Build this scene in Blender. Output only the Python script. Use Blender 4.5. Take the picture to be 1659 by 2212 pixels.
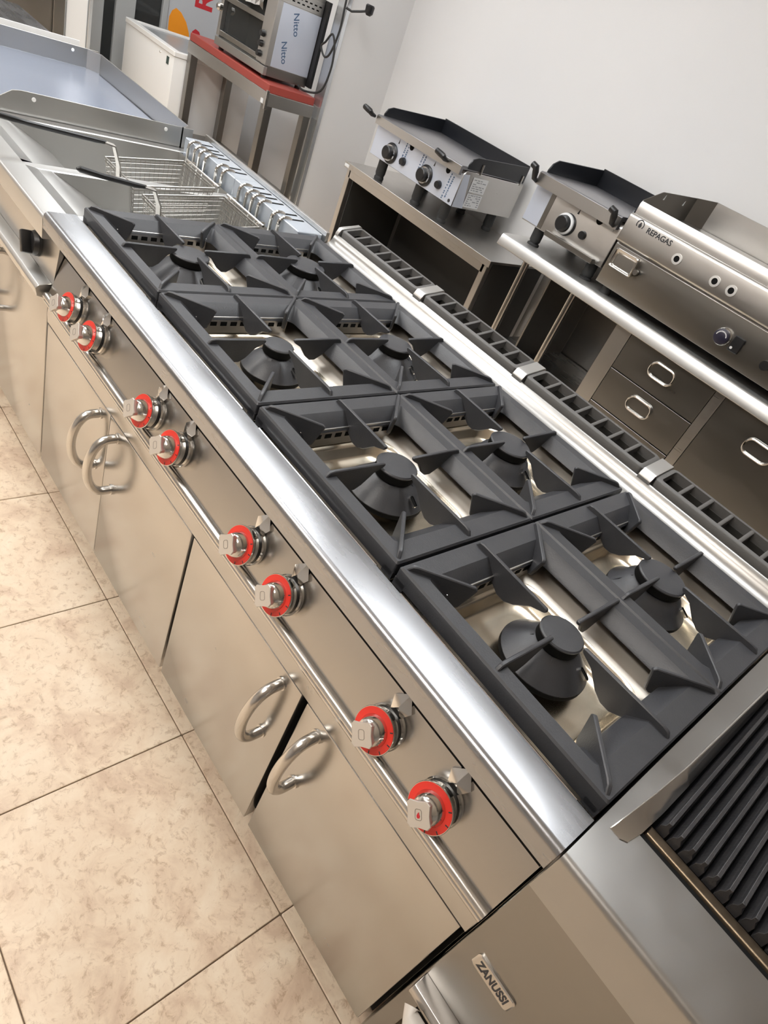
import bpy, bmesh, math, random
from mathutils import Matrix, Vector
random.seed(4)
for o in list(bpy.data.objects): bpy.data.objects.remove(o)
scene = bpy.context.scene
COL = scene.collection
# ------------------------------------------------------------------ camera
cam = bpy.data.cameras.new('camera'); camo = bpy.data.objects.new('camera', cam); COL.objects.link(camo)
scene.camera = camo
cam.sensor_fit = 'VERTICAL'; cam.sensor_height = 36.0; cam.lens = 1400.09 / 2212 * 36.0
cam.clip_start = 0.02; cam.clip_end = 60
_r = Vector((0.59530984, 0.72449227, 0.34744373)); _d = Vector((0.65097982, -0.18141617, -0.73709799)); _f = Vector((-0.47098989, 0.66498054, -0.57962868))
m = Matrix.Identity(4)
for i in range(3):
    m[i][0] = _r[i]; m[i][1] = -_d[i]; m[i][2] = -_f[i]
m[0][3], m[1][3], m[2][3] = 1.5756865, -0.53445574, 1.45860575
camo.matrix_world = m
# ------------------------------------------------------------------ world, exposure
w = bpy.data.worlds.new('room_air'); scene.world = w; w.use_nodes = True
w.node_tree.nodes['Background'].inputs[0].default_value = (0.75, 0.8, 0.9, 1)
w.node_tree.nodes['Background'].inputs[1].default_value = 0.3
vs = scene.view_settings
vs.view_transform = 'Standard'; vs.look = 'None'; vs.gamma = 1; vs.use_curve_mapping = False
vs.exposure = 0.2
COOL = ((0.95, 0.98, 1.0), 10.0)
WARM = ((1.0, 0.955, 0.90), 16.5)  # warm front pair is added, unseen, to brighten floor and doors
CEIL = 2.9
# x, y, length along x, length along y
LAMPS = [(-0.9, 1.05, 1.2, 0.6, 0), (0.9, 1.05, 1.2, 0.6, 0), (-2.9, 1.25, 1.2, 0.6, 0),
         (-0.9, -0.1, 1.2, 0.6, 0), (-2.9, -0.8, 1.2, 0.6, 0), (-1.0, -1.5, 1.2, 0.6, 1), (0.7, -1.5, 1.2, 0.6, 1)]

# ------------------------------------------------------------------ materials
def mat(name, col, rough=0.5, metal=0.0, noise=None, bump=None, spec=0.5, coat=0.0, emit=None, brushed=None, aniso=0.0):
    """noise=(scale, amount, col2): mottled colour; bump=(scale,strength); brushed=(sx,sy,sz,amount)"""
    M = bpy.data.materials.new(name); M.use_nodes = True
    nt = M.node_tree; N = nt.nodes; L = nt.links; b = N['Principled BSDF']
    b.inputs['Base Color'].default_value = (*col, 1); b.inputs['Roughness'].default_value = rough
    b.inputs['Metallic'].default_value = metal; b.inputs['Specular IOR Level'].default_value = spec
    b.inputs['Coat Weight'].default_value = coat; b.inputs['Coat Roughness'].default_value = 0.08
    if aniso: b.inputs['Anisotropic'].default_value = aniso
    if emit:
        b.inputs['Emission Color'].default_value = (*emit[0], 1); b.inputs['Emission Strength'].default_value = emit[1]
    geo = N.new('ShaderNodeNewGeometry')
    if noise:
        n = N.new('ShaderNodeTexNoise'); n.inputs['Scale'].default_value = noise[0]; n.inputs['Detail'].default_value = 6; n.inputs['Roughness'].default_value = 0.62
        L.new(geo.outputs['Position'], n.inputs['Vector'])
        r = N.new('ShaderNodeValToRGB'); r.color_ramp.elements[0].position = 0.5 - noise[1]; r.color_ramp.elements[1].position = 0.5 + noise[1]
        r.color_ramp.elements[0].color = (*col, 1); r.color_ramp.elements[1].color = (*noise[2], 1)
        L.new(n.outputs['Fac'], r.inputs['Fac']); L.new(r.outputs['Color'], b.inputs['Base Color'])
    if brushed:
        mp = N.new('ShaderNodeMapping'); mp.inputs['Scale'].default_value = brushed[:3]; L.new(geo.outputs['Position'], mp.inputs['Vector'])
        n2 = N.new('ShaderNodeTexNoise'); n2.inputs['Scale'].default_value = 1.0; n2.inputs['Detail'].default_value = 3
        L.new(mp.outputs['Vector'], n2.inputs['Vector'])
        big = N.new('ShaderNodeTexNoise'); big.inputs['Scale'].default_value = 7.0; big.inputs['Detail'].default_value = 5; L.new(geo.outputs['Position'], big.inputs['Vector'])
        ad = N.new('ShaderNodeMath'); ad.operation = 'ADD'; L.new(n2.outputs['Fac'], ad.inputs[0]); L.new(big.outputs['Fac'], ad.inputs[1])
        mr = N.new('ShaderNodeMapRange'); mr.inputs['From Min'].default_value = 0.6; mr.inputs['From Max'].default_value = 1.4
        mr.inputs['To Min'].default_value = max(0.03, rough - brushed[3]); mr.inputs['To Max'].default_value = rough + brushed[3]
        L.new(ad.outputs[0], mr.inputs['Value']); L.new(mr.outputs['Result'], b.inputs['Roughness'])
        bp = N.new('ShaderNodeBump'); bp.inputs['Strength'].default_value = 0.012 if max(brushed[:3]) > 20 else 0.0; bp.inputs['Distance'].default_value = 0.002
        L.new(n2.outputs['Fac'], bp.inputs['Height']); L.new(bp.outputs['Normal'], b.inputs['Normal'])
    if bump:
        n3 = N.new('ShaderNodeTexNoise'); n3.inputs['Scale'].default_value = bump[0]; n3.inputs['Detail'].default_value = 4; L.new(geo.outputs['Position'], n3.inputs['Vector'])
        bp = N.new('ShaderNodeBump'); bp.inputs['Strength'].default_value = bump[1]; bp.inputs['Distance'].default_value = 0.004
        L.new(n3.outputs['Fac'], bp.inputs['Height']); L.new(bp.outputs['Normal'], b.inputs['Normal'])
    return M

STEEL = mat('brushed_steel', (0.60, 0.585, 0.565), 0.32, 1.0, brushed=(6, 300, 300, 0.05))
STEEL_V = mat('satin_steel_panel', (0.51, 0.495, 0.475), 0.25, 1.0, brushed=(1.5, 1.5, 14, 0.035))
STEEL_TOP = mat('worktop_steel', (0.355, 0.36, 0.375), 0.27, 1.0, brushed=(3, 60, 60, 0.06))
STEEL_SCR = mat('scuffed_steel', (0.42, 0.415, 0.405), 0.34, 1.0, brushed=(18, 14, 18, 0.09))
STEEL_DK = mat('dull_steel', (0.31, 0.298, 0.28), 0.32, 1.0, brushed=(3, 30, 30, 0.05))
CHROME = mat('polished_steel', (0.70, 0.69, 0.67), 0.14, 1.0)
WIRE = mat('wire_steel', (0.40, 0.385, 0.36), 0.34, 1.0)
GRIP = mat('satin_grip_metal', (0.66, 0.63, 0.59), 0.42, 0.7)
BASIN = mat('basin_steel', (0.60, 0.595, 0.58), 0.36, 1.0)
GUARD = mat('guard_steel', (0.50, 0.49, 0.47), 0.34, 1.0)
GLOOM = mat('dark_steel_flue_shade', (0.035, 0.033, 0.030), 0.5)  # dark bench interior; on the flue box it is shade put into colour
SATIN = mat('satin_handle_steel', (0.62, 0.60, 0.57), 0.22, 1.0)
PAN = mat('drip_pan_steel', (0.64, 0.57, 0.46), 0.27, 1.0, bump=(9, 0.18))
HOB = mat('matt_hob_sheet', (0.66, 0.61, 0.54), 0.52, 1.0)
IRON = mat('grey_cast_iron', (0.036, 0.037, 0.042), 0.40, 0.0, noise=(35, 0.25, (0.046, 0.047, 0.052)), bump=(420, 0.10))
IRON_DK = mat('black_cast_iron', (0.012, 0.012, 0.014), 0.45, 0.0, bump=(300, 0.12))
IRON_FL = mat('flue_cast_iron', (0.10, 0.096, 0.092), 0.5, 0.0, bump=(400, 0.12))
BARS = mat('charred_iron', (0.030, 0.030, 0.033), 0.40, 0.25, noise=(25, 0.2, (0.055, 0.053, 0.055)), bump=(180, 0.2))
BLACK = mat('black_plastic', (0.012, 0.012, 0.013), 0.35)
RUBBER = mat('black_rubber', (0.02, 0.02, 0.02), 0.6)
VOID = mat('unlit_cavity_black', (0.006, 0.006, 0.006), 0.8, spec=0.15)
RED = mat('red_enamel', (0.74, 0.035, 0.022), 0.38)
REDBOARD = mat('red_polyethylene', (0.33, 0.055, 0.042), 0.45)
FILM = mat('blue_protective_film', (0.56, 0.63, 0.78), 0.22, 0.75, bump=(6, 0.15))
FILM_P = mat('pale_film_panel', (0.66, 0.71, 0.82), 0.28, 0.45, bump=(12, 0.12))
WHITE = mat('white_enamel', (0.83, 0.82, 0.80), 0.35)
GREYLID = mat('grey_lid', (0.28, 0.29, 0.30), 0.25)
WALL = mat('wall_paint', (0.70, 0.69, 0.685), 0.7, noise=(1.2, 0.3, (0.72, 0.71, 0.705)), bump=(60, 0.04))
CEILM = mat('ceiling_paint', (0.82, 0.82, 0.82), 0.8)
GROUT = mat('tile_grout', (0.16, 0.11, 0.07), 0.8)
GREYP = mat('grey_frame_paint', (0.42, 0.43, 0.43), 0.4)
ALU = mat('aluminium_frame', (0.72, 0.75, 0.78), 0.25, 0.9)
DARKGL = mat('dark_glass', (0.03, 0.032, 0.032), 0.06)
SIGN = mat('banner_grey', (0.50, 0.51, 0.53), 0.5)
ORANGE = mat('print_orange', (0.95, 0.33, 0.01), 0.5)
REDP = mat('print_red', (0.55, 0.02, 0.03), 0.5)
INK = mat('print_dark', (0.03, 0.03, 0.035), 0.5)
INKB = mat('print_blue', (0.08, 0.14, 0.25), 0.5)
PAPER = mat('label_paper', (0.72, 0.73, 0.74), 0.5)
PLATE = mat('black_enamel_plate', (0.010, 0.011, 0.014), 0.30)
PLATE_S = mat('griddle_plate_steel', (0.34, 0.34, 0.36), 0.33, 0.9, bump=(30, 0.06))
GREASE = mat('browned_steel', (0.20, 0.15, 0.10), 0.38, 0.9, noise=(40, 0.2, (0.30, 0.23, 0.16)))
LAMPM = [mat('lamp_diffuser_cool', (0.9, 0.9, 0.9), 0.5, emit=COOL), mat('added_diffuser_warm', (0.9, 0.9, 0.9), 0.5, emit=WARM)]
EMBLEM = mat('emblem_print', (0.62, 0.50, 0.42), 0.4)

def tile_mat():
    M = bpy.data.materials.new('beige_marbled_tile'); M.use_nodes = True
    nt = M.node_tree; N = nt.nodes; L = nt.links; b = N['Principled BSDF']
    geo = N.new('ShaderNodeNewGeometry'); oi = N.new('ShaderNodeObjectInfo')
    mul = N.new('ShaderNodeVectorMath'); mul.operation = 'SCALE'; mul.inputs['Scale'].default_value = 17.0
    cx = N.new('ShaderNodeCombineXYZ'); L.new(oi.outputs['Random'], cx.inputs[0]); L.new(oi.outputs['Random'], cx.inputs[1]); L.new(cx.outputs[0], mul.inputs[0])
    ad = N.new('ShaderNodeVectorMath'); L.new(geo.outputs['Position'], ad.inputs[0]); L.new(mul.outputs[0], ad.inputs[1])
    n1 = N.new('ShaderNodeTexNoise'); n1.inputs['Scale'].default_value = 9; n1.inputs['Detail'].default_value = 8; n1.inputs['Roughness'].default_value = 0.65; n1.inputs['Distortion'].default_value = 0.6
    L.new(ad.outputs[0], n1.inputs['Vector'])
    r1 = N.new('ShaderNodeValToRGB'); e = r1.color_ramp.elements
    e[0].position = 0.34; e[0].color = (0.64, 0.48, 0.35, 1); e[1].position = 0.66; e[1].color = (0.86, 0.73, 0.57, 1)
    k = e.new(0.5); k.color = (0.79, 0.64, 0.48, 1)
    L.new(n1.outputs['Fac'], r1.inputs['Fac'])
    n2 = N.new('ShaderNodeTexNoise'); n2.inputs['Scale'].default_value = 48; n2.inputs['Detail'].default_value = 10; n2.inputs['Roughness'].default_value = 0.75; n2.inputs['Distortion'].default_value = 0.5
    L.new(ad.outputs[0], n2.inputs['Vector'])
    r2 = N.new('ShaderNodeValToRGB'); r2.color_ramp.elements[0].position = 0.36; r2.color_ramp.elements[0].color = (0.52, 0.40, 0.30, 1)
    r2.color_ramp.elements[1].position = 0.48; r2.color_ramp.elements[1].color = (1, 1, 1, 1)
    L.new(n2.outputs['Fac'], r2.inputs['Fac'])
    mx = N.new('ShaderNodeMix'); mx.data_type = 'RGBA'; mx.blend_type = 'MULTIPLY'; mx.inputs['Factor'].default_value = 0.60
    L.new(r1.outputs['Color'], mx.inputs['A']); L.new(r2.outputs['Color'], mx.inputs['B']); L.new(mx.outputs['Result'], b.inputs['Base Color'])
    b.inputs['Roughness'].default_value = 0.42
    return M
TILE = tile_mat()

# ------------------------------------------------------------------ mesh helpers
class MB:
    def __init__(s): s.v = []; s.f = []
    def add(s, vs, fs):
        o = len(s.v); s.v += [tuple(p) for p in vs]; s.f += [tuple(i + o for i in f) for f in fs]; return s
    def box(s, x0, x1, y0, y1, z0, z1):
        return s.add([(x0, y0, z0), (x1, y0, z0), (x1, y1, z0), (x0, y1, z0), (x0, y0, z1), (x1, y0, z1), (x1, y1, z1), (x0, y1, z1)],
                     [(0, 3, 2, 1), (4, 5, 6, 7), (0, 1, 5, 4), (1, 2, 6, 5), (2, 3, 7, 6), (3, 0, 4, 7)])
    def prism(s, pts, axis, a, b):
        n = len(pts)
        def P(p, t):
            if axis == 'x': return (t, p[0], p[1])
            if axis == 'y': return (p[0], t, p[1])
            return (p[0], p[1], t)
        return s.add([P(p, a) for p in pts] + [P(p, b) for p in pts],
                     [tuple(range(n)), tuple(range(2 * n - 1, n - 1, -1))] + [(i, (i + 1) % n, n + (i + 1) % n, n + i) for i in range(n)])
    def sheet(s, pts, axis, a, b):     # open profile swept, no caps
        n = len(pts)
        def P(p, t):
            return (t, p[0], p[1]) if axis == 'x' else ((p[0], t, p[1]) if axis == 'y' else (p[0], p[1], t))
        return s.add([P(p, a) for p in pts] + [P(p, b) for p in pts], [(i, i + 1, n + i + 1, n + i) for i in range(n - 1)])
    def rings(s, rs, cap0=False, cap1=False, loop=False):
        n = len(rs[0]); vs = [p for r in rs for p in r]; fs = []
        m_ = len(rs) if loop else len(rs) - 1
        for i in range(m_):
            j = (i + 1) % len(rs)
            for k in range(n):
                l = (k + 1) % n; fs.append((i * n + k, i * n + l, j * n + l, j * n + k))
        if cap0: fs.append(tuple(range(n - 1, -1, -1)))
        if cap1: fs.append(tuple((len(rs) - 1) * n + k for k in range(n)))
        return s.add(vs, fs)
    def lathe(s, prof, c=(0, 0, 0), n=32, axis='z', cap0=True, cap1=True):
        rs = []
        for r, h in prof:
            ring = []
            for k in range(n):
                a = 2 * math.pi * k / n; u, v_ = r * math.cos(a), r * math.sin(a)
                ring.append((c[0] + u, c[1] + v_, c[2] + h) if axis == 'z' else ((c[0] + u, c[1] + h, c[2] + v_) if axis == 'y' else (c[0] + h, c[1] + u, c[2] + v_)))
            rs.append(ring)
        return s.rings(rs, cap0, cap1)
    def tube(s, path, r, n=8, closed=False):
        P = [Vector(p) for p in path]; m_ = len(P); rs = []; up = None
        for i in range(m_):
            if closed: t = (P[(i + 1) % m_] - P[i - 1])
            else: t = P[min(i + 1, m_ - 1)] - P[max(i - 1, 0)]
            t.normalize()
            if up is None:
                up = Vector((0, 0, 1)) if abs(t.z) < 0.9 else Vector((1, 0, 0))
            a = t.cross(up)
            if a.length < 1e-4: up = Vector((1, 0, 0)); a = t.cross(up)
            a.normalize(); b = a.cross(t); b.normalize(); up = b
            rr_ = r[i] if isinstance(r, (list, tuple)) else r
            rs.append([tuple(P[i] + a * (rr_ * math.cos(2 * math.pi * k / n)) + b * (rr_ * math.sin(2 * math.pi * k / n))) for k in range(n)])
        return s.rings(rs, not closed, not closed, closed)
    def xf(s, M): s.v = [tuple(M @ Vector(p)) for p in s.v]; return s
    def build(s, name, material, parent=None, bevel=0.0, seg=1, smooth=True, angle=35, origin=None):
        o = obj_from(name, s.mesh(name, material, bevel, seg, smooth, angle, origin if origin is not None else root_loc(parent)), parent)
        if origin is not None:
            rl = root_loc(parent); o.location = (origin[0] - rl[0], origin[1] - rl[1], origin[2] - rl[2])
        return o
    def mesh(s, name, material, bevel=0.0, seg=1, smooth=True, angle=35, off=(0, 0, 0)):
        bm = bmesh.new(); vs = [bm.verts.new((p[0] - off[0], p[1] - off[1], p[2] - off[2])) for p in s.v]
        for f in s.f:
            try: bm.faces.new([vs[i] for i in f])
            except ValueError: pass
        bmesh.ops.recalc_face_normals(bm, faces=bm.faces)
        if bevel:
            es = [e for e in bm.edges if len(e.link_faces) == 2 and e.calc_face_angle(0) > 0.5]
            bmesh.ops.bevel(bm, geom=es, offset=bevel, segments=seg, affect='EDGES', clamp_overlap=True, profile=0.5)
        me = bpy.data.meshes.new(name); bm.to_mesh(me); bm.free()
        if material: me.materials.append(material)
        if smooth and len(me.polygons):
            me.shade_smooth(); me.set_sharp_from_angle(angle=math.radians(angle))
        return me

def root_loc(p):
    t = Vector((0, 0, 0))
    while p is not None:
        t += p.location; p = p.parent
    return t
def obj_from(name, me, parent=None):
    o = bpy.data.objects.new(name, me); COL.objects.link(o); o.parent = parent; return o
def thing(name, label, cat, loc=(0, 0, 0), group=None):
    o = bpy.data.objects.new(name, None); COL.objects.link(o); o.location = loc; o.empty_display_size = 0.1
    o['label'] = label; o['category'] = cat
    if group: o['group'] = group
    return o
def tag(o, label, cat, group=None):
    o['label'] = label; o['category'] = cat
    if group: o['group'] = group
    return o
def struct(o): o['kind'] = 'structure'; return o
def dup(root, loc, label, parent=None):
    r = root.copy(); COL.objects.link(r); r.location = loc
    if label: r['label'] = label
    for ch in list(root.children):
        c = ch.copy(); COL.objects.link(c); c.parent = r
        for g in ch.children:
            d = g.copy(); COL.objects.link(d); d.parent = c
    return r
def rrect(hx, hy, r, z, n=5, cx=0, cy=0):
    out = []
    for qx, qy, a0 in ((1, 1, 0), (-1, 1, 90), (-1, -1, 180), (1, -1, 270)):
        for k in range(n):
            a = math.radians(a0 + 90 * k / (n - 1)); out.append((cx + qx * (hx - r) + r * math.cos(a), cy + qy * (hy - r) + r * math.sin(a), z))
    return out
def text(name, body, size, material, parent, M, depth=0.0004, align='CENTER', spacing=1.0, bold=0.0, sx=1.0):
    cu = bpy.data.curves.new(name, 'FONT'); cu.body = body; cu.size = size; cu.extrude = depth; cu.align_x = align; cu.align_y = 'CENTER'
    cu.space_character = spacing; cu.offset = bold; cu.resolution_u = 3
    t = bpy.data.objects.new(name + '_curve', cu); COL.objects.link(t)
    dg = bpy.context.evaluated_depsgraph_get(); dg.update()
    me = bpy.data.meshes.new_from_object(t.evaluated_get(dg)); me.name = name
    bpy.data.objects.remove(t); bpy.data.curves.remove(cu)
    me.transform(Matrix.Diagonal((sx, 1, 1, 1))); me.transform(M); rl = root_loc(parent); me.transform(Matrix.Translation(-rl))
    me.materials.clear(); me.materials.append(material)
    return obj_from(name, me, parent)
def frame_m(o, ex, ey):       # local x->ex, local y->ey, local z -> ex x ey
    ex = Vector(ex).normalized(); ey = Vector(ey).normalized(); ez = ex.cross(ey)
    M = Matrix.Identity(4)
    for i in range(3): M[i][0] = ex[i]; M[i][1] = ey[i]; M[i][2] = ez[i]; M[i][3] = o[i]
    return M
def arc(c, r, a0, a1, n, plane='yz'):
    out = []
    for k in range(n + 1):
        a = math.radians(a0 + (a1 - a0) * k / n); out.append((c[0] + r * math.cos(a), c[1] + r * math.sin(a)))
    return out

# ------------------------------------------------------------------ setting
X0, X1, Y0, Y1 = -4.35, 6.6, -5.0, 2.77
fl = struct(MB().box(X0 - .1, X1 + .1, Y0 - .1, Y1 + .2, -0.06, -0.0035).build('floor', GROUT))
S = 0.4543; tx0 = -0.0036; ty0 = 0.0492; hg = 0.0013
tile_me = MB().rings([rrect(S / 2 - hg, S / 2 - hg, .002, -0.004, 2), rrect(S / 2 - hg, S / 2 - hg, .002, -0.0012, 2), rrect(S / 2 - hg - .0012, S / 2 - hg - .0012, .002, 0, 2)], True, True).mesh('tile', TILE)
for i in range(-10, 9):
    for j in range(-8, 6):
        cx, cy = tx0 + (i + .5) * S, ty0 + (j + .5) * S
        if cx - S / 2 < X0 - .12 or cx + S / 2 > X1 + .12 or cy - S / 2 < Y0 - .12 or cy + S / 2 > Y1 + .22: continue
        t = obj_from('tile', tile_me, fl); t.location = (cx, cy, 0)
rest = MB()
for i in range(-10, 15):
    for j in range(-12, 6):
        if -10 <= i < 9 and -8 <= j < 6: continue
        cx, cy = tx0 + (i + .5) * S, ty0 + (j + .5) * S
        if cx - S / 2 < X0 - .12 or cx + S / 2 > X1 + .12 or cy - S / 2 < Y0 - .12: continue
        rest.box(cx - S / 2 + hg, cx + S / 2 - hg, cy - S / 2 + hg, cy + S / 2 - hg, -.004, 0)
rest.build('distant_tiles', TILE, fl)['kind'] = 'stuff'
struct(MB().box(X0 - .1, X1 + .1, Y1, Y1 + .1, 0, CEIL).build('wall_back', WALL))
struct(MB().box(X0 - .1, X0, Y0, Y1, 0, CEIL).build('wall_left', WALL))
struct(MB().box(X1, X1 + .1, Y0, Y1, 0, CEIL).build('wall_right', WALL))
struct(MB().box(X0 - .1, X1 + .1, Y0 - .1, Y0, 0, CEIL).build('wall_front', WALL))
struct(MB().box(X0 - .1, X1 + .1, Y0 - .1, Y1 + .1, CEIL, CEIL + .1).build('ceiling', CEILM))
struct(MB().box(-2.25, -2.17, 2.30, Y1, 0, CEIL).build('wall_return', WALL))
struct(MB().prism([(-2.255, 2.292), (-2.160, 2.292), (-2.160, 2.32), (-2.17, 2.32), (-2.17, 2.30), (-2.255, 2.30)], 'z', 0, CEIL).build('trim_1', ALU, bevel=.002))
for i, (x, y, lx, ly, wm_) in enumerate(LAMPS):
    t = thing('ceiling_light', 'recessed rectangular ceiling lamp number %s of the ceiling' % i, 'lamp', (x, y, CEIL), 'ceiling lamps')
    t['label'] = ['ceiling lamp above the back aisle, left', 'ceiling lamp above the back aisle, right', 'ceiling lamp over the chest freezer', 'ceiling lamp over the fryer',
                  'ceiling lamp near the far left corner', 'added ceiling lamp over the front floor, left', 'added ceiling lamp over the front floor, right'][i]
    MB().box(x - lx / 2 - .02, x + lx / 2 + .02, y - ly / 2 - .02, y + ly / 2 + .02, CEIL - .03, CEIL).build('housing', WHITE, t, .004)
    MB().box(x - lx / 2, x + lx / 2, y - ly / 2, y + ly / 2, CEIL - .036, CEIL - .0305).build('diffuser', LAMPM[wm_], t)

# ------------------------------------------------------------------ gas range
RG = thing('gas_range', 'long stainless steel gas range with eight burners and red-ringed knobs', 'gas range', (0, 0, 0))
def bull(y_in, zt, lip, r=.012, drop=None):
    """worktop front strip section (y, z) as closed profile"""
    p = [(y_in, zt)] + [(r + a, zt - r + b) for a, b in [(r * math.cos(math.radians(t)), r * math.sin(math.radians(t))) for t in (90, 112, 135, 157, 180)]]
    p += [(0, lip), (.004, lip - .001), (y_in, lip - .001)]
    return p
MB().prism(bull(.071, .85, .812), 'x', 0.0005, 1.5995).build('worktop_front', STEEL_TOP, RG, angle=50)
# tilted control panel
ty = math.tan(math.radians(20)); PY = lambda z: .055 + (z - .753) * ty
MB().prism([(.032, .8105), (.040, .800), (PY(.778) - .006, .785), (PY(.772), .772), (PY(.655), .655), (PY(.655) + .01, .655), (.074, .78), (.074, .8105)], 'x', 0.0015, 1.5985).build('control_panel', STEEL_V, RG)
MB().prism([(.019, .657), (.010, .656), (.005, .651), (.005, .646), (.010, .6425), (.013, .6445), (.013, .640), (.009, .638), (.0085, .632), (.013, .628), (.022, .628), (.03, .657)], 'x', 0.0015, 1.5985).build('panel_rail', SATIN, RG, angle=60)
MB().prism([(.02, .627), (.018, .60), (.02, .577), (.05, .577), (.05, .627)], 'x', 0.0015, 1.5985).build('fascia', STEEL_V, RG, .001)
# carcass behind doors
MB().box(0.002, 1.598, .052, .86, .14, .755).build('carcass', VOID, RG)
MB().box(0.0005, .012, .086, .90, .14, .80).build('side_panel', STEEL_V, RG)
MB().box(1.588, 1.5995, .086, .90, .14, .80).build('side_panel', STEEL_V, RG)
MB().box(0.02, 1.58, .12, .14, 0.0, .14).build('kick_plate', STEEL_DK, RG)
for fx in (.06, .8, 1.54):
    MB().lathe([(.022, 0), (.024, .004), (.02, .01), (.02, .14)], (fx, .84, 0), 16).build('foot', STEEL_DK, RG)
GAPS = [(0.004, .3985), (.4008, .7935), (.8035, 1.1905), (1.2065, 1.590)]
for k, (a, b) in enumerate(GAPS):
    d = MB().box(a, b, .02, .045, .142, .574).build('door', STEEL_V, RG, .0025, 2)
    hx = (b - .047) if k % 2 == 0 else (a + .047)
    # bow handle
    path = []
    z0, z1 = .395, .575 - .02
    zc, hh, dep = .472, .074, .044
    path = [(hx, .021, zc + hh), (hx, .008, zc + hh)]
    for t in range(0, 25):
        a_ = math.radians(90 - 180 * t / 24); path.append((hx, .004 - dep * max(math.cos(a_), 0) ** .9, zc + hh * math.sin(a_)))
    path += [(hx, .008, zc - hh), (hx, .021, zc - hh)]
    h = MB().tube(path, .0100, 14).build('handle', SATIN, d, angle=60)
    for s_ in (1, -1):
        MB().lathe([(.0125, 0), (.0125, -.004), (.010, -.0045)], (hx, .0205, zc + s_ * hh), 16, 'y').build('handle_rose', SATIN, d)
# well sheet and rear riser
riser = [(.760, .836), (.764, .847), (.770, .8515), (.790, .852), (.806, .855), (.817, .862), (.824, .873), (.829, .8855), (.834, .8865), (.834, .80), (.760, .80)]
MB().prism(riser, 'x', 0.0015, 1.5985).build('rear_riser', mat('riser_steel', (.37, .36, .345), .34, 1.0, brushed=(4, 40, 40, .05)), RG, angle=60)
MB().prism([(.8345, .80), (.8345, .8855), (.842, .8855), (.842, .835), (.902, .835), (.902, .899), (.914, .899), (.914, .14), (.906, .14), (.906, .80)], 'x', 0.0015, 1.5985).build('flue_box', GLOOM, RG, .001)  # shade inside the flue holes is put into the near-black wall colour
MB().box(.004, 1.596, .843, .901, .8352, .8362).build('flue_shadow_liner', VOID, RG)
MB().box(.004, 1.596, .845, .850, .838, .870).build('flue_baffle', SATIN, RG)
for k in range(4):
    a, b = .4 * k + .0165, .4 * k + .3835
    g = MB()
    yA, yB, zb, zt = .835, .912, .886, .905
    n = 7; cb = .0085; ob = .012; pitch = (b - a - 2 * ob + cb) / n
    xs = [a, a + ob]
    g.rings([[(x, y, zb) for x, y, _ in rrect((b - a) / 2, (yB - yA) / 2, .012, 0, 5, (a + b) / 2, (yA + yB) / 2)],
             [(x, y, zt - .003) for x, y, _ in rrect((b - a) / 2, (yB - yA) / 2, .012, 0, 5, (a + b) / 2, (yA + yB) / 2)],
             [(x, y, zt) for x, y, _ in rrect((b - a) / 2 - .003, (yB - yA) / 2 - .003, .012, 0, 5, (a + b) / 2, (yA + yB) / 2)],
             [(x, y, zt) for x, y, _ in rrect((b - a) / 2 - ob, (yB - yA) / 2 - .0095, .006, 0, 5, (a + b) / 2, (yA + yB) / 2)],
             [(x, y, zb) for x, y, _ in rrect((b - a) / 2 - ob, (yB - yA) / 2 - .0095, .006, 0, 5, (a + b) / 2, (yA + yB) / 2)]], loop=True)
    for q in range(1, n):
        xc = a + ob + q * pitch - cb / 2
        g.prism([(xc - cb / 2, zb), (xc + cb / 2, zb), (xc + cb / 2, zt - .0015), (xc + cb / 2 - .0015, zt - .0002), (xc - cb / 2 + .0015, zt - .0002), (xc - cb / 2, zt - .0015)], 'y', yA + .009, yB - .009)
    g.v = [(x, y, z + (y - .836) * .2) for x, y, z in g.v]
    g.build('flue_grille', IRON_FL, RG, angle=45)
for k in range(5):
    xa = max(.0015, .4 * k - .0162); xb = min(1.5985, .4 * k + .0162)
    MB().prism([(.828, .884), (.828, .892), (.836, .9062), (.842, .9085), (.908, .9217), (.914, .918), (.914, .884)], 'x', xa, xb).build('flue_spacer', BASIN, RG, .0006)

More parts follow.
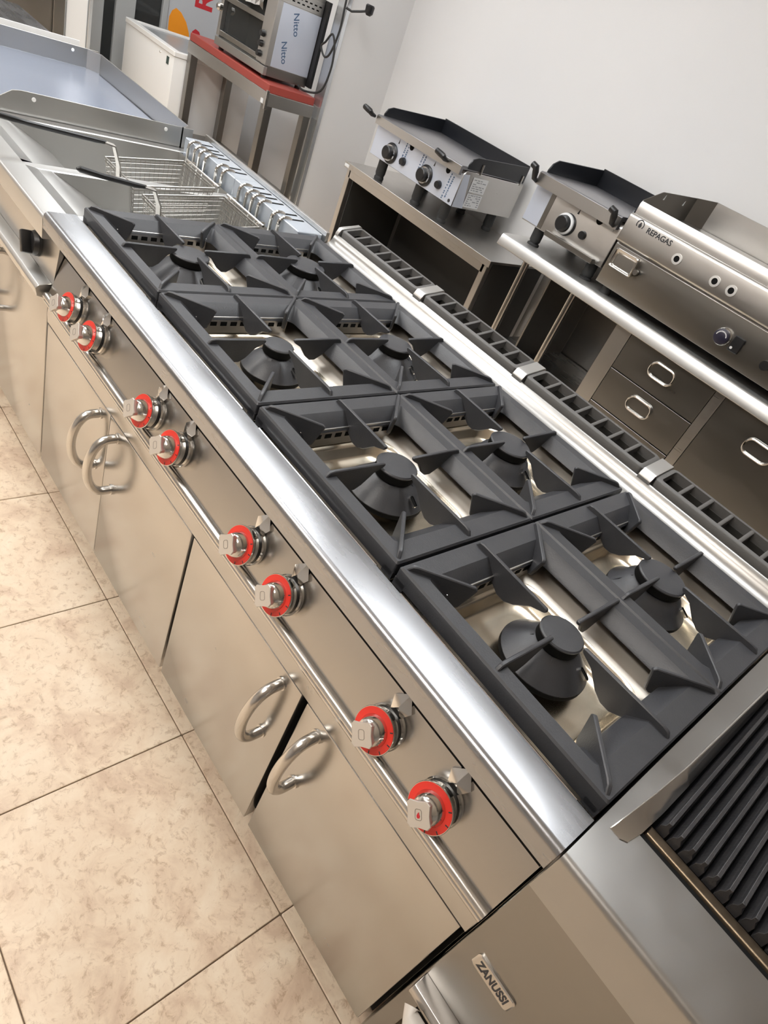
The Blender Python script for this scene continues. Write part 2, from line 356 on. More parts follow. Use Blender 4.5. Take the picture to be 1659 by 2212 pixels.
# burner wells
BX = [.2, .6, 1.0, 1.4]; BYF, BYR = .2545, .590
CAPR = [.044, .031, .038, .035, .052, .041, .045, .046]
FLR = [.084, .066, .073, .072, .092, .080, .076, .078]
for row, by in enumerate((BYF, BYR)):
    ya, yb = (.0838, .4255) if row == 0 else (.4255, .762)
    for k, bx in enumerate(BX):
        a, b = .4 * k + .0015, .4 * k + .3985
        cx, cy, hx, hy = (a + b) / 2, (ya + yb) / 2, (b - a) / 2, (yb - ya) / 2
        pcx, pcy, phx, phy = bx - .001, by - .012 if row == 0 else by - .004, .130, .110
        R = []
        def ring(hx_, hy_, r_, z_, x_, y_): return rrect(hx_, hy_, r_, z_, 7, x_, y_)
        p = MB().rings([ring(hx, hy, .002, .836, cx, cy), ring(hx - .003, hy - .003, .004, .833, cx, cy), ring(phx + .006, phy + .006, .045, .813, pcx, pcy), ring(phx + .001, phy + .001, .045, .8115, pcx, pcy),
                        ring(phx - .003, phy - .003, .043, .806, pcx, pcy), ring(phx - .010, phy - .010, .04, .791, pcx, pcy), ring(phx - .016, phy - .016, .036, .786, pcx, pcy), ring(phx - .034, phy - .034, .03, .784, pcx, pcy)], cap1=True)
        pan = p.build('drip_pan', PAN, RG, angle=50)
        MB().rings([ring(hx - .001, hy - .001, .002, .8365, cx, cy), ring(hx - .003, hy - .003, .004, .8338, cx, cy), ring(phx + .0075, phy + .0075, .045, .8140, pcx, pcy), ring(phx + .0075, phy + .0075, .045, .8130, pcx, pcy)]).build('hob_sheet', HOB, RG, angle=50)
        # vented divider strip under the far bar of the grate
        vx = .4 * k + .0645
        MB().box(vx - .003, vx, cy - .115, cy + .115, .815, .853).build('vent_strip', STEEL, pan, .0006)
        for q in range(9):
            yy = cy - .096 + q * .024
            MB().box(vx - .001, vx + .0006, yy - .0075, yy + .0075, .8325, .8415).build('vent_slot', VOID, pan)
        i = row * 4 + k; cr, fr = CAPR[i], FLR[i]
        base = MB().lathe([(fr - .004, .806), (fr, .808), (fr, .813), (fr - .002, .815), (fr * .80, .827), (cr + .009, .840), (cr - .002, .846), (cr - .006, .849)], (bx, by, 0), 48, cap0=True, cap1=True)
        for ang in (35, 125, 215, 305):
            ca, sa = math.cos(math.radians(ang)), math.sin(math.radians(ang))
            def T(r_, w_, z_): return (bx + r_ * ca - w_ * sa, by + r_ * sa + w_ * ca, z_)
            base.add([T(cr, -.003, .8465), T(cr, .003, .8465), T(fr - .004, .0045, .8165), T(fr - .004, -.0045, .8165),
                      T(cr, -.003, .841), T(cr, .003, .841), T(fr - .004, .0045, .812), T(fr - .004, -.0045, .812)], [(0, 1, 2, 3), (0, 4, 5, 1), (1, 5, 6, 2), (2, 6, 7, 3), (3, 7, 4, 0)])
        bu = base.build('burner', IRON, RG, angle=40)
        MB().lathe([(cr * .9, .848), (cr - .001, .849), (cr, .851), (cr, .865)], (bx, by, 0), 40).build('burner_cap_rim', VOID, bu)
        MB().lathe([(fr - .006, .801), (fr - .001, .802), (fr + .0004, .804), (fr + .0004, .8115)], (bx, by, 0), 48).build('burner_under_shade', VOID, bu)  # black ring stands in for the shadow under the burner flange
        MB().lathe([(cr + .0006, .8645), (cr + .0006, .8665), (cr - .0015, .8685), (cr * .6, .8692), (.001, .8694)], (bx, by, 0), 40).build('burner_cap', IRON, bu)
        # pilot opening on the cone
        ang = math.radians(5 if k in (0, 2) else (20 if k == 1 else 15)); rm = (cr + fr) / 2 + .004
        ex = Vector((-math.sin(ang), math.cos(ang), 0)); ey = Vector((math.cos(ang) * .86, math.sin(ang) * .86, -.5))
        zc = .815 + (.840 - .815) * (fr - rm) / max(fr - cr - .010, .01)
        Mo = frame_m((bx + rm * math.cos(ang), by + rm * math.sin(ang), zc + .0015), ex, ey)
        MB().rings([rrect(.0042, .011, .004, -.004), rrect(.0042, .011, .004, .0008), rrect(.0028, .0096, .0027, .0008), rrect(.0028, .0096, .0027, -.003)], cap1=False).xf(Mo).build('pilot_rim', CHROME, bu)
        MB().rings([rrect(.0029, .0097, .0027, -.003), rrect(.0029, .0097, .0027, .0003)], True, True).xf(Mo).build('pilot_hole', VOID, bu)
        MB().lathe([(cr * .9, .784), (cr * .9, .809)], (bx, by, 0), 24).build('burner_throat', STEEL, bu)
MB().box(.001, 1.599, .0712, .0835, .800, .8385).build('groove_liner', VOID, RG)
# bright edge strip beside each front grate
for k in range(4):
    MB().tube([(.4 * k + .03, .0765, .8435), (.4 * k + .372, .0765, .8435)], .0026, 8).build('edge_strip', CHROME, RG)

# knobs
KX = [.149, .275, .558, .678, .9505, 1.070, 1.3375, 1.4635]
tn = math.radians(20); nrm = Vector((0, -math.cos(tn), math.sin(tn))); upv = Vector((0, math.sin(tn), math.cos(tn)))
def loc_mb(fn): mb = MB(); fn(mb); return mb
for i, kx in enumerate(KX):
    zc = .6885; M = frame_m((kx, PY(zc), zc), (1, 0, 0), upv) @ Matrix.Diagonal((.92, .92, .95, 1))
    b = MB().lathe([(.0375, 0), (.0375, .003), (.0355, .006), (.020, .006)], n=40)
    # pointer wedge
    b.add([(-.011, .034, 0), (.011, .034, 0), (-.011, .034, .006), (.011, .034, .006), (-.021, .055, 0), (.021, .055, 0), (-.021, .055, .005), (.021, .055, .005), (0, .050, .0125), (0, .079, 0), (0, .078, .004)],
          [(0, 4, 6, 2), (1, 3, 7, 5), (2, 6, 8), (3, 8, 7), (2, 8, 3), (6, 10, 8), (7, 8, 10), (4, 9, 10, 6), (5, 7, 10, 9)])
    kb = b.xf(M).build('knob', CHROME, RG, angle=25)
    MB().lathe([(.0325, .006), (.0325, .0125)], n=32).xf(M).build('knob_gasket', BLACK, kb)
    MB().lathe([(.0345, .0125), (.0352, .0145), (.0352, .024), (.0378, .0262), (.0382, .028), (.0375, .0292), (.024, .0292)], n=40).xf(M).build('knob_skirt', CHROME, kb, angle=50)
    MB().rings([[(r * math.cos(a), r * math.sin(a), z) for a in [2 * math.pi * q / 48 for q in range(48)]] for r, z in ((.0368, .0291), (.0366, .0300), (.0262, .0300), (.0262, .0291))], loop=True).xf(M).build('knob_ring', RED, kb)
    tk = MB()
    for ang in (-60, -25, 10, 45, 215):
        ca, sa = math.cos(math.radians(ang)), math.sin(math.radians(ang))
        tk.add([(ca * r - sa * w_, sa * r + ca * w_, .0303) for r, w_ in ((.031, -.0010), (.0365, -.0010), (.0365, .0010), (.031, .0010))], [(0, 1, 2, 3)])
    tk.xf(M).build('ring_ticks', INK, kb)['kind'] = 'stuff'
    MB().lathe([(.0262, .0288), (.0258, .032), (.0225, .040), (.0195, .047), (.010, .050)], n=32).xf(M).build('knob_dome', CHROME, kb, angle=60)
    # grip with notched square face
    MG = M @ Matrix.Rotation(math.radians(45), 4, 'Z')
    h = .0192; c = .0052
    sq = [(-h + c, -h), (0, -h + .0015), (h - c, -h), (h, -h + c), (h - .0015, 0), (h, h - c), (h - c, h), (0, h - .0015), (-h + c, h), (-h, h - c), (-h + .0015, 0), (-h, -h + c)]
    MB().rings([[(x * .72, y * .72, .036) for x, y in sq], [(x * .86, y * .86, .052) for x, y in sq], [(x, y, .0575) for x, y in sq], [(x, y, .0588) for x, y in sq], [(x * .965, y * .965, .0597) for x, y in sq]], False, True).xf(MG).build('knob_grip', GRIP, kb, angle=28)
    MB().rings([rrect(.0056, .0078, .0035, .0597), rrect(.0056, .0078, .0035, .0600), rrect(.0048, .0070, .0028, .0600), rrect(.0048, .0070, .0028, .0597)]).xf(MG).build('knob_emblem_rim', STEEL_DK, kb)
    if i == 7:
        fm = MB().add([(-.001, -.005, .0601), (.0018, -.0045, .0601), (.003, -.0015, .0601), (.0018, .0005, .0601), (.0012, .004, .0601), (-.001, .0018, .0601), (-.0028, -.0012, .0601), (-.0024, -.0038, .0601)], [tuple(range(8))])
        fm.xf(MG).build('knob_emblem', REDP, kb)

# ------------------------------------------------------------------ grates
hx, hy = .1972, (.4255 - .083) / 2 - .0026
GL = ['cast-iron pan grate in the front row, directly beside the fryer', 'cast-iron pan grate in the front row, second away from the fryer',
      'cast-iron pan grate in the front row, third away from the fryer', 'cast-iron pan grate in the front row, next to the char grill',
      'cast-iron pan grate in the rear row, directly beside the fryer', 'cast-iron pan grate in the rear row, second away from the fryer',
      'cast-iron pan grate in the rear row, third away from the fryer', 'cast-iron pan grate in the rear row, nearest the char grill']
g0 = thing('pan_grate', GL[0], 'grate', (0, 0, 0), 'cast-iron grates over the burners')
fr = MB().rings([rrect(hx, hy, .003, .005), rrect(hx, hy, .003, .031), rrect(hx - .0025, hy - .0025, .003, .0345), rrect(hx - .036, hy - .026, .008, .0345),
                 rrect(hx - .062, hy - .045, .018, .0125), rrect(hx - .0635, hy - .0465, .018, .0095), rrect(hx - .05, hy - .036, .012, .0105)], loop=True)
for sx in (1, -1):
    for sy in (1, -1):
        fr.box(min(sx * hx, sx * (hx - .022)), max(sx * hx, sx * (hx - .022)), min(sy * hy, sy * (hy - .018)), max(sy * hy, sy * (hy - .018)), 0, .014)
fr.build('grate_frame', IRON, g0, angle=28)
def plate(poly, th=.0068):
    return MB().prism(poly, 'y', -th / 2, th / 2)     # poly in (x,z), thickness along y
def midpoly(L):
    return [(0.003, .030), (0.011, .0425), (.02, .0445), (L - .003, .0425), (L, .039), (L - .003, .034), (L * .84, .024), (L * .70, .002), (L * .60, -.007), (L * .50, -.007), (L * .36, .006), (.03, .026)]
cpoly = [(0, .030), (.012, .0430), (.02, .0445), (.108, .0435), (.113, .039), (.100, -.002), (.092, -.007), (.080, -.006), (.045, .010), (.02, .026)]
for ang, L, px, py in ((0, hx - .036, hx, 0), (90, hy - .034, 0, hy), (180, hx - .036, -hx, 0), (270, hy - .034, 0, -hy)):
    mb = plate(midpoly(L)); M = Matrix.Translation((px, py, 0)) @ Matrix.Rotation(math.radians(ang + 180), 4, 'Z')
    mb.xf(M).build('prong', IRON, g0, .0014)
for sx in (1, -1):
    for sy in (1, -1):
        a0 = Vector((sx * (hx - .004), sy * (hy - .004), 0)); a1 = Vector((sx * .112, sy * .085, 0)); d_ = (a1 - a0)
        an = math.atan2(d_.y, d_.x)
        plate([(s_ * d_.length / .113, z) for s_, z in cpoly]).xf(Matrix.Translation(a0) @ Matrix.Rotation(an, 4, 'Z')).build('prong', IRON, g0, .0014)
for i in range(8):
    k, row = i % 4, i // 4
    loc = (BX[k], (.083 + .4255) / 2 if row == 0 else (.4255 + .765) / 2 - .001, .8375)
    if i == 0: g0.location = loc
    else: dup(g0, loc, GL[i])

# ------------------------------------------------------------------ char grill at the right
CG = thing('char_grill', 'stainless char grill with dark ridged iron bars, beside the range', 'grill', (1.6, 0, 0))
XA, XB = 1.6025, 2.402
MB().prism([(y, z) for y, z in bull(.112, .85, .774, .010)], 'x', XA, XB).build('worktop_front', STEEL_SCR, CG, angle=50)
MB().prism([(.022, .7725), (.022, .43), (.06, .43), (.06, .7725)], 'x', XA + .0005, XB).build('front_panel', STEEL_DK, CG, .0008)
MB().box(XA, XB, .065, .86, .43, .772).build('body', STEEL_DK, CG)
MB().box(XA, XB, .113, .86, .772, .799).build('upper_body', STEEL_DK, CG)
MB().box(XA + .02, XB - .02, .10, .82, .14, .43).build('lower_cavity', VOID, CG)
for sx_ in (XA + .0005, XB - .03):
    MB().box(sx_, sx_ + .03, .04, .86, .0, .43).build('leg_panel', STEEL_DK, CG, .001)
dw = MB().prism([(-.004, .43), (-.010, .42), (-.006, .405), (.02, .385), (.03, .40), (.03, .43)], 'x', XA + .003, XB - .003).build('drawer_lip', STEEL_V, CG, .001)
MB().tube([(XA + .022, -.016, .412), (XA + .028, -.026, .408), (XB - .03, -.026, .408), (XB - .024, -.016, .412)], [.0125, .0135, .0135, .0125], 16).build('drawer_handle', mat('pale_handle', (.62, .58, .53), .4), CG, angle=50)
MB().box(XA, 1.6415, .112, .79, .800, .850).build('side_margin', STEEL_SCR, CG)
# side guard: folded deflector rising from the front
gr_ = []
for y, xT, zT, xR in ((.082, 1.6165, .8515, 1.630), (.088, 1.6175, .8545, 1.638), (.115, 1.620, .859, 1.6425), (.165, 1.6245, .866, 1.645), (.235, 1.6290, .8735, 1.646), (.245, 1.6294, .8745, 1.646), (.53, 1.6365, .878, 1.647), (.80, 1.640, .880, 1.6475)):
    gr_.append([(xT - .0012, y, .8495), (xT - .0012, y, zT - .0006), (xT, y, zT), (xT + .0012, y, zT - .0006), (xR, y, .8515), (xR, y, .8495)])
MB().rings(gr_, True, True).build('side_guard', SATIN, CG, angle=30)
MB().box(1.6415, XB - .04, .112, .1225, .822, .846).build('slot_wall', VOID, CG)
MB().prism([(.1235, .822), (.1235, .849), (.1255, .8505), (.128, .848), (.140, .846), (.151, .838), (.151, .822)], 'x', 1.646, XB - .04).build('grease_rail', GREASE, CG, .0008)
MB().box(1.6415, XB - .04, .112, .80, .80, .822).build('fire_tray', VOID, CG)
k = 0; bar_me = None
while 1.6575 + k * .0168 < XB - .05:
    x = 1.6575 + k * .0168
    if bar_me is None:
        bar_me = MB().prism([(-.0068, 0), (-.0062, .012), (-.0026, .017), (-.0024, .0245), (.0024, .0245), (.0026, .017), (.0062, .012), (.0068, 0)], 'y', .153, .79).mesh('grill_bar', BARS, .0005, 1)
    o = obj_from('grill_bar', bar_me, CG); o.location = (x - 1.6, 0, .8365); k += 1
bd = MB().rings([rrect(.0345, .0155, .006, 0), rrect(.0345, .0155, .006, .0022), rrect(.0325, .0135, .005, .0034)], False, True)
Mb = frame_m((1.6615, .022, .5645), (1, 0, -.02), (.02, 0, 1))
bdo = bd.xf(Mb).build('badge', SATIN, CG, angle=25)
text('badge_lettering', 'ZANUSSI', .0225, INK, bdo, Mb @ Matrix.Translation((0, -.0005, .0034)), .0003, sx=.60, bold=.0009)
MB().box(1.655, 2.36, .80, .86, .80, .96).build('rear_upstand', STEEL, CG, .003)

# ------------------------------------------------------------------ deep fryer
FX0, FX1 = -.798, -.0025
FR = thing('deep_fryer', 'double-basin stainless deep fryer between the range and the flat griddle', 'fryer', (-.4, 0, 0))
MB().prism([(y, z) for y, z in bull(.06, .838, .786, .008)], 'x', FX0, FX1).build('worktop_front', BASIN, FR, angle=50)
MB().prism([(.045, .80), (.03, .672), (.06, .672), (.06, .80)], 'x', FX0 + .001, FX1).build('control_panel', STEEL_V, FR)
MB().prism([(.03, .672), (.0, .668), (-.008, .660), (-.004, .640), (.02, .632), (.04, .64)], 'x', FX0 + .001, FX1 - .008).build('panel_rail', BASIN, FR, .001)
MB().box(FX0, FX1, .06, .80, .14, .64).build('body', STEEL_DK, FR)
for a, b in ((FX0 + .004, -.402), (-.398, FX1 - .003)):
    d = MB().box(a, b, .02, .05, .142, .628).build('door', STEEL_V, FR, .002, 2)
    hx_ = b - .05 if a < -.5 else a + .05
    MB().tube([(hx_, .021, .595)] + [(hx_, .006 - .05 * math.sin(math.radians(q)), .51 + .085 * math.cos(math.radians(q))) for q in range(0, 181, 15)] + [(hx_, .021, .425)], .0085, 12).build('handle', SATIN, d, angle=60)
MB().box(FX0 + .02, FX1 - .02, .12, .14, 0, .14).build('kick_plate', STEEL_DK, FR)
for kx in (-.135, -.60):
    Mk = frame_m((kx, .036, .716), (1, 0, 0), (0, .1, 1))
    kn = MB().lathe([(.030, 0), (.031, .006), (.026, .016), (.021, .018)], n=28).xf(Mk).build('knob', BLACK, FR)
    MB().box(-.0085, .0085, -.027, .027, .012, .04).xf(Mk @ Matrix.Rotation(.5, 4, 'Z')).build('knob_grip', BLACK, kn, .004, 2)
    MB().lathe([(.012, 0), (.012, .006), (.008, .011)], (.022, .048, 0), 16).xf(Mk).build('pilot_lamp', mat('green_lens', (.45, .62, .52), .2), kn)
# rims and basins
MB().box(FX0, FX0 + .042, .06, .80, .64, .822).build('side_rim', BASIN, FR, .003)
MB().box(-.392, -.352, .06, .70, .64, .822).build('divider_rim', BASIN, FR, .003)
MB().box(FX1 - .03, FX1, .06, .80, .64, .836).build('side_rim', BASIN, FR, .003)
for a, b in ((FX0 + .042, -.392), (-.352, FX1 - .03)):
    MB().sheet([(.06, .836), (.065, .828), (.10, .822), (.28, .72), (.30, .665), (.66, .655), (.69, .70), (.69, .822)], 'x', a, b).build('basin', BASIN, FR, angle=50)
    MB().sheet([(.10, .821), (.135, .821), (.27, .7435)], 'x', a + .001, b - .001).build('drain_slope', BASIN, FR)
# heating-element heads along the back
for a, b in ((FX0 + .044, -.40), (-.398, FX1 - .012)):
    hd = MB().box(a, b, .705, .795, .70, .872).build('element_head', mat('bluish_steel', (.62, .68, .76), .25, .55) if a < -.5 else bpy.data.materials['bluish_steel'], FR, .002)
    for off in (.055, .10, .135, .175, .255, .295):
        x = a + off
        MB().tube([(x, .694, .72), (x, .694, .85)] + [(x, .694 + .017 * (1 - math.cos(math.radians(q))), .855 + .020 * math.sin(math.radians(q))) for q in (20, 45, 70, 90)] + [(x, .727, .874), (x, .735, .871)], .0062, 8).build('heating_tube', CHROME, hd)
        MB().box(x - .004, x + .004, .735, .782, .8715, .8732).build('slot', VOID, hd)
MB().box(FX0 + .005, FX1, .80, .812, .60, .885).build('back_panel', STEEL, FR, .001)

def basket(label, xc, hw, gz0, gx, gl):
    t = thing('fryer_basket', label, 'basket', (xc, .35, .80), 'wire fryer baskets')
    y0, y1 = .35, .60
    zt = lambda y: .822 + (y - y0) / (y1 - y0) * .030
    dep = .115; tp = .018
    c = [(xc - hw, y0, zt(y0)), (xc + hw, y0, zt(y0)), (xc + hw, y1, zt(y1)), (xc - hw, y1, zt(y1))]
    rim = MB().tube([(x, y, z) for x, y, z in c], .0032, 8, True).tube([(x, y, z - .009) for x, y, z in c], .0022, 6, True)
    rim.build('rim', WIRE, t)
    wm = MB()
    n = 16
    for q in range(n + 1):
        u = q / n
        x = xc - hw + 2 * hw * u; xb = xc - (hw - tp) + 2 * (hw - tp) * u
        wm.tube([(x, y0, zt(y0)), (xb, y0 + tp, zt(y0) - dep), (xb, y1 - tp, zt(y1) - dep), (x, y1, zt(y1))], .0009, 4)
        y = y0 + (y1 - y0) * u; yb = y0 + tp + (y1 - y0 - 2 * tp) * u
        wm.tube([(xc - hw, y, zt(y)), (xc - hw + tp, yb, zt(y) - dep), (xc + hw - tp, yb, zt(y) - dep), (xc + hw, y, zt(y))], .0009, 4)
    for lv in range(1, 9):
        f_ = lv / 9; e = tp * f_; dz = dep * f_
        wm.tube([(xc - hw + e, y0 + e, zt(y0) - dz), (xc + hw - e, y0 + e, zt(y0) - dz), (xc + hw - e, y1 - e, zt(y1) - dz), (xc - hw + e, y1 - e, zt(y1) - dz)], .0010, 4, True)
    o = wm.build('wire_mesh', WIRE, t); o['kind'] = 'stuff'
    MB().tube([(xc - hw - .002, y1 + .012, zt(y1) + .006), (xc + hw + .002, y1 + .012, zt(y1) + .006)], .004, 8).build('hanger_bar', CHROME, t)
    for s_ in (-.8, .8):
        MB().tube([(xc + s_ * hw, y1, zt(y1)), (xc + s_ * hw, y1 + .014, zt(y1) + .008), (xc + s_ * hw, y1 + .03, zt(y1) + .006)], .0035, 6).build('hook', CHROME, t)
    st = MB()
    for s_ in (-.010, -.0035, .0035, .010):
        st.tube([(xc + gx + s_, y0, zt(y0) - .02), (xc + gx + s_, y0 - .004, .84), (xc + gx + s_ * .8, y0 - .022, gz0 - .004), (xc + gx + s_ * .7, y0 - .05, gz0)], .0034, 6)
    st.build('strap', WIRE, t)
    MB().tube([(xc + gx, y0 - .045, gz0), (xc + gx, y0 - .075, gz0 + .001), (xc + gx, y0 - gl * .75, gz0 + .01), (xc + gx, y0 - gl, gz0 + .018), (xc + gx, y0 - gl - .008, gz0 + .018)], [.005, .0068, .0068, .0078, .003], 10).build('grip', BLACK, t)
    return t
basket('wire fryer basket in the far basin beside the flat griddle', -.437, .106, .893, 0, .335)
basket('wire fryer basket in the near basin beside the gas range', -.165, .106, .880, 0, .215)

# ------------------------------------------------------------------ flat griddle with blue film
PL = thing('flat_griddle', 'stainless flat griddle with tall splash guards and blue filmed plate', 'griddle', (-1.25, 0, 0))
PX0, PX1 = -1.70, -.8025
MB().prism([(y, z) for y, z in bull(.09, .838, .79, .008)], 'x', PX0, PX1).build('worktop_front', BASIN, PL, angle=50)
MB().box(PX0, PX1, .05, .80, .14, .80).build('body', STEEL_V, PL, .001)
MB().box(PX0 + .02, PX1 - .02, .12, .14, 0, .14).build('kick_plate', STEEL_DK, PL)
MB().box(PX0, PX1, .035, .06, .65, .785).build('control_panel', STEEL_V, PL, .002)
MB().box(PX0 + .004, PX1, .02, .05, .142, .63).build('door', STEEL_V, PL, .002)
MB().box(PX0 + .012, PX1 - .012, .09, .752, .80, .815).build('cooking_plate', FILM, PL, .002)
ng = MB().prism([(.09, .80), (.09, .838), (.145, .862), (.175, .882), (.20, .886), (.762, .886), (.762, .80)], 'x', PX1 - .012, PX1 - .009).build('side_guard', GUARD, PL, .0006)
fg = MB().prism([(.09, .80), (.09, .838), (.145, .862), (.175, .882), (.20, .886), (.762, .886), (.762, .80)], 'x', PX0 + .006, PX0 + .009).build('side_guard', GUARD, PL, .0006)
MB().prism([(PX0 + .05, .757), (PX0 + .006, .715), (PX0 + .006, .720), (PX0 + .046, .762), (PX1 - .046, .762), (PX1 - .009, .725), (PX1 - .009, .718), (PX1 - .05, .757)], 'z', .80, .886).build('rear_guard', GUARD, PL, .0006)
for (xx, g_) in ((PX1 - .0085, ng), (PX0 + .0095, fg)):
    for yy in (.235, .66):
        MB().lathe([(.0065, 0), (.0055, .0015)], (xx, yy, .868), 14, 'x').build('rivet', WHITE, g_)
MB().box(PX0 - .012, PX0 - .002, .0, .80, .14, .84).build('side_panel', STEEL_V, PL)
# neighbouring counter at the far left
NC = thing('steel_counter', 'stainless steel counter beyond the flat griddle at the far left', 'counter', (-2.1, 0, 0))
MB().box(-2.50, -1.72, .0, .70, .80, .845).build('worktop', STEEL_TOP, NC, .006, 2)
MB().box(-2.49, -1.73, .03, .68, .12, .80).build('body', STEEL_V, NC, .002)
for fx in (-2.45, -1.77):
    for fy in (.08, .62): MB().lathe([(.02, 0), (.02, .12)], (fx, fy, 0), 12).build('foot', STEEL_DK, NC)
MB().prism([(.30, .845), (.33, .90), (.70, .90), (.70, .845)], 'x', -1.735, -1.732).build('side_guard', WHITE, NC, .0006)

# ------------------------------------------------------------------ benches behind
B1 = thing('steel_bench', 'low open-fronted stainless bench carrying the two-burner griddle', 'bench', (-1.0, 2.2, 0))
bz = .705
MB().prism([(2.178, bz), (2.178, bz - .032), (2.182, bz - .032), (2.184, bz - .012), (2.73, bz - .012), (2.73, bz)], 'x', -1.66, -.405).build('table_top', STEEL, B1, .0008)
MB().box(-1.62, -.445, 2.196, 2.202, bz - .075, bz - .013).build('front_rail', STEEL, B1, .001)
for lx in (-1.625, -.445):
    for ly in (2.20, 2.68):
        MB().box(lx - .018, lx + .018, ly - .004, ly + .032, 0, bz - .012).build('leg', STEEL, B1, .002)
MB().box(-1.60, -.46, 2.70, 2.706, .10, bz - .013).build('back_panel', GLOOM, B1)
MB().box(-1.612, -1.607, 2.235, 2.68, .12, bz - .013).build('end_panel', GLOOM, B1)
MB().box(-.432, -.427, 2.235, 2.68, .12, bz - .013).build('end_panel', GLOOM, B1)
MB().box(-1.60, -.46, 2.22, 2.69, .14, .16).build('lower_shelf', GLOOM, B1, .002)
MB().box(-1.655, -1.615, 2.1765, 2.1779, bz - .026, bz - .010).build('sticker', PAPER, B1)

B2 = thing('steel_worktable', 'stainless worktable with drawers under the two right-hand griddles', 'worktable', (.5, 2.2, 0))
MB().prism([(2.150, .797), (2.146, .801), (2.158, .841), (2.163, .848), (2.172, .851), (2.73, .851), (2.73, .835), (2.18, .835), (2.18, .797)], 'x', -.400, 2.3).build('table_top', mat('table_steel', (.64, .635, .62), .45, 1.0, brushed=(3, 20, 20, .04)), B2, .0015)
for lx in (-.24, .065):
    MB().tube([(lx, 2.215, .80), (lx, 2.215, .10), (lx, 2.215, .0)], .017, 14).build('leg', SATIN, B2)
MB().tube([(-.24, 2.66, .80), (-.24, 2.66, 0)], .017, 14).build('leg', SATIN, B2)
MB().box(-.10, -.09, 2.24, 2.69, .18, .79).build('partition', STEEL_DK, B2, .001)
MB().box(-.26, .33, 2.22, 2.69, .36, .38).build('lower_shelf', STEEL_TOP, B2, .002)
MB().box(-.26, .33, 2.70, 2.706, .10, .80).build('back_panel', STEEL_DK, B2)
cab = MB().box(.34, 2.25, 2.205, 2.70, .12, .80).build('cabinet', STEEL_DK, B2, .002)
MB().box(.335, .415, 2.188, 2.204, .10, .80).build('stile', STEEL, B2, .001)
MB().box(.846, .888, 2.188, 2.204, .10, .80).build('stile', STEEL, B2, .001)
def pull(parent, cx, cz, w=.115, h=.062):
    rg = [(cx + x, 2.1815, cz + y) for x, y, _ in rrect(w / 2, h / 2, h / 2 - .004, 0, 7)]
    MB().tube(rg, .0052, 8, True).build('pull', CHROME, parent)
    MB().rings([[(cx + x, 2.187, cz + y) for x, y, _ in rrect(w / 2, h / 2, h / 2 - .004, 0, 7)], [(cx + x, 2.1862, cz + y) for x, y, _ in rrect(w / 2, h / 2, h / 2 - .004, 0, 7)]], True, True).build('pull_recess', STEEL_DK, parent)
for z0_, z1_ in ((.632, .792), (.465, .627), (.30, .46), (.13, .295)):
    d = MB().box(.418, .843, 2.188, 2.204, z0_, z1_).build('drawer', STEEL_DK, B2, .001); pull(d, .625, (z0_ + z1_) / 2 + .012)
d = MB().box(.891, 1.50, 2.188, 2.204, .13, .792).build('door', STEEL_DK, B2, .001); pull(d, 1.11, .69)
MB().box(1.503, 2.24, 2.188, 2.204, .13, .792).build('door', STEEL_DK, B2, .001)
for fx in (.40, 2.2):
    for fy in (2.25, 2.65): MB().lathe([(.018, 0), (.018, .12)], (fx, fy, 0), 12).build('foot', STEEL_DK, B2)

# two-burner griddle on the low bench
G1 = thing('tabletop_griddle', 'two-burner tabletop griddle with blue filmed front on the low bench', 'griddle', (-1.15, 2.4, bz))
gx0, gx1, gy = -1.515, -.800, 2.205
MB().prism([(gy, .806), (gy, .965), (gy + .02, .985), (2.70, .985), (2.70, .806)], 'x', gx0, gx1 - .001).build('body', STEEL_V, G1, .002)
MB().prism([(gy - .0015, .808), (gy - .0015, .966), (gy, .966), (gy, .808)], 'x', gx0 + .004, gx1 - .004).build('front_film', FILM_P, G1)
MB().add([(gx1 + .0002, 2.207, .808), (gx1 + .0002, 2.29, .808), (gx1 + .0002, 2.25, .97), (gx1 + .0002, 2.207, .966)], [(0, 1, 2, 3)]).build('side_film', FILM_P, G1)
for fx in (gx0 + .105, gx1 - .28, gx1 - .06):
    for fy in (gy + .03, 2.62): MB().lathe([(.026, bz), (.028, bz + .01), (.024, bz + .02), (.028, bz + .035), (.028, .806)], (fx, fy, 0), 14).build('foot', RUBBER, G1)
# plate: steel front lip, steel plate, black guards
MB().prism([(2.172, .958), (2.172, .998), (2.178, 1.002), (2.68, 1.006), (2.68, .990), (2.19, .986), (2.19, .958)], 'x', gx0 + .01, gx1 - .005).build('plate', PLATE_S, G1, .001)
MB().prism([(2.1705, .957), (2.1705, .997), (2.172, .998), (2.172, .957)], 'x', gx0 + .01, gx1 - .005).build('plate_lip', STEEL, G1)
for s_, xg in ((1, gx1 - .006), (-1, gx0 + .006)):
    MB().prism([(2.22, .992), (2.22, 1.012), (2.235, 1.038), (2.27, 1.052), (2.69, 1.075), (2.69, .992)], 'x', xg - .004, xg + .004).build('guard', PLATE, G1, .0015)
MB().box(gx0 + .005, gx1 - .004, 2.682, 2.692, .992, 1.082).build('guard', PLATE, G1, .002)
for px_, py_ in ((gx1 - .004, 2.32), (gx1 - .004, 2.66)):
    MB().lathe([(.006, .98), (.006, 1.03)], (px_ + .004, py_, 0), 10).build('plate_post', SATIN, G1)
for hx_ in (gx0 - .005, gx1 - .105):
    MB().tube([(hx_, 2.17, .985), (hx_, 2.145, .99), (hx_ - .002, 2.13, 1.0), (hx_ - .02, 2.125, 1.004), (hx_ - .05, 2.125, 1.008)], [.008, .012, .015, .0155, .014], 12).build('grip', BLACK, G1)
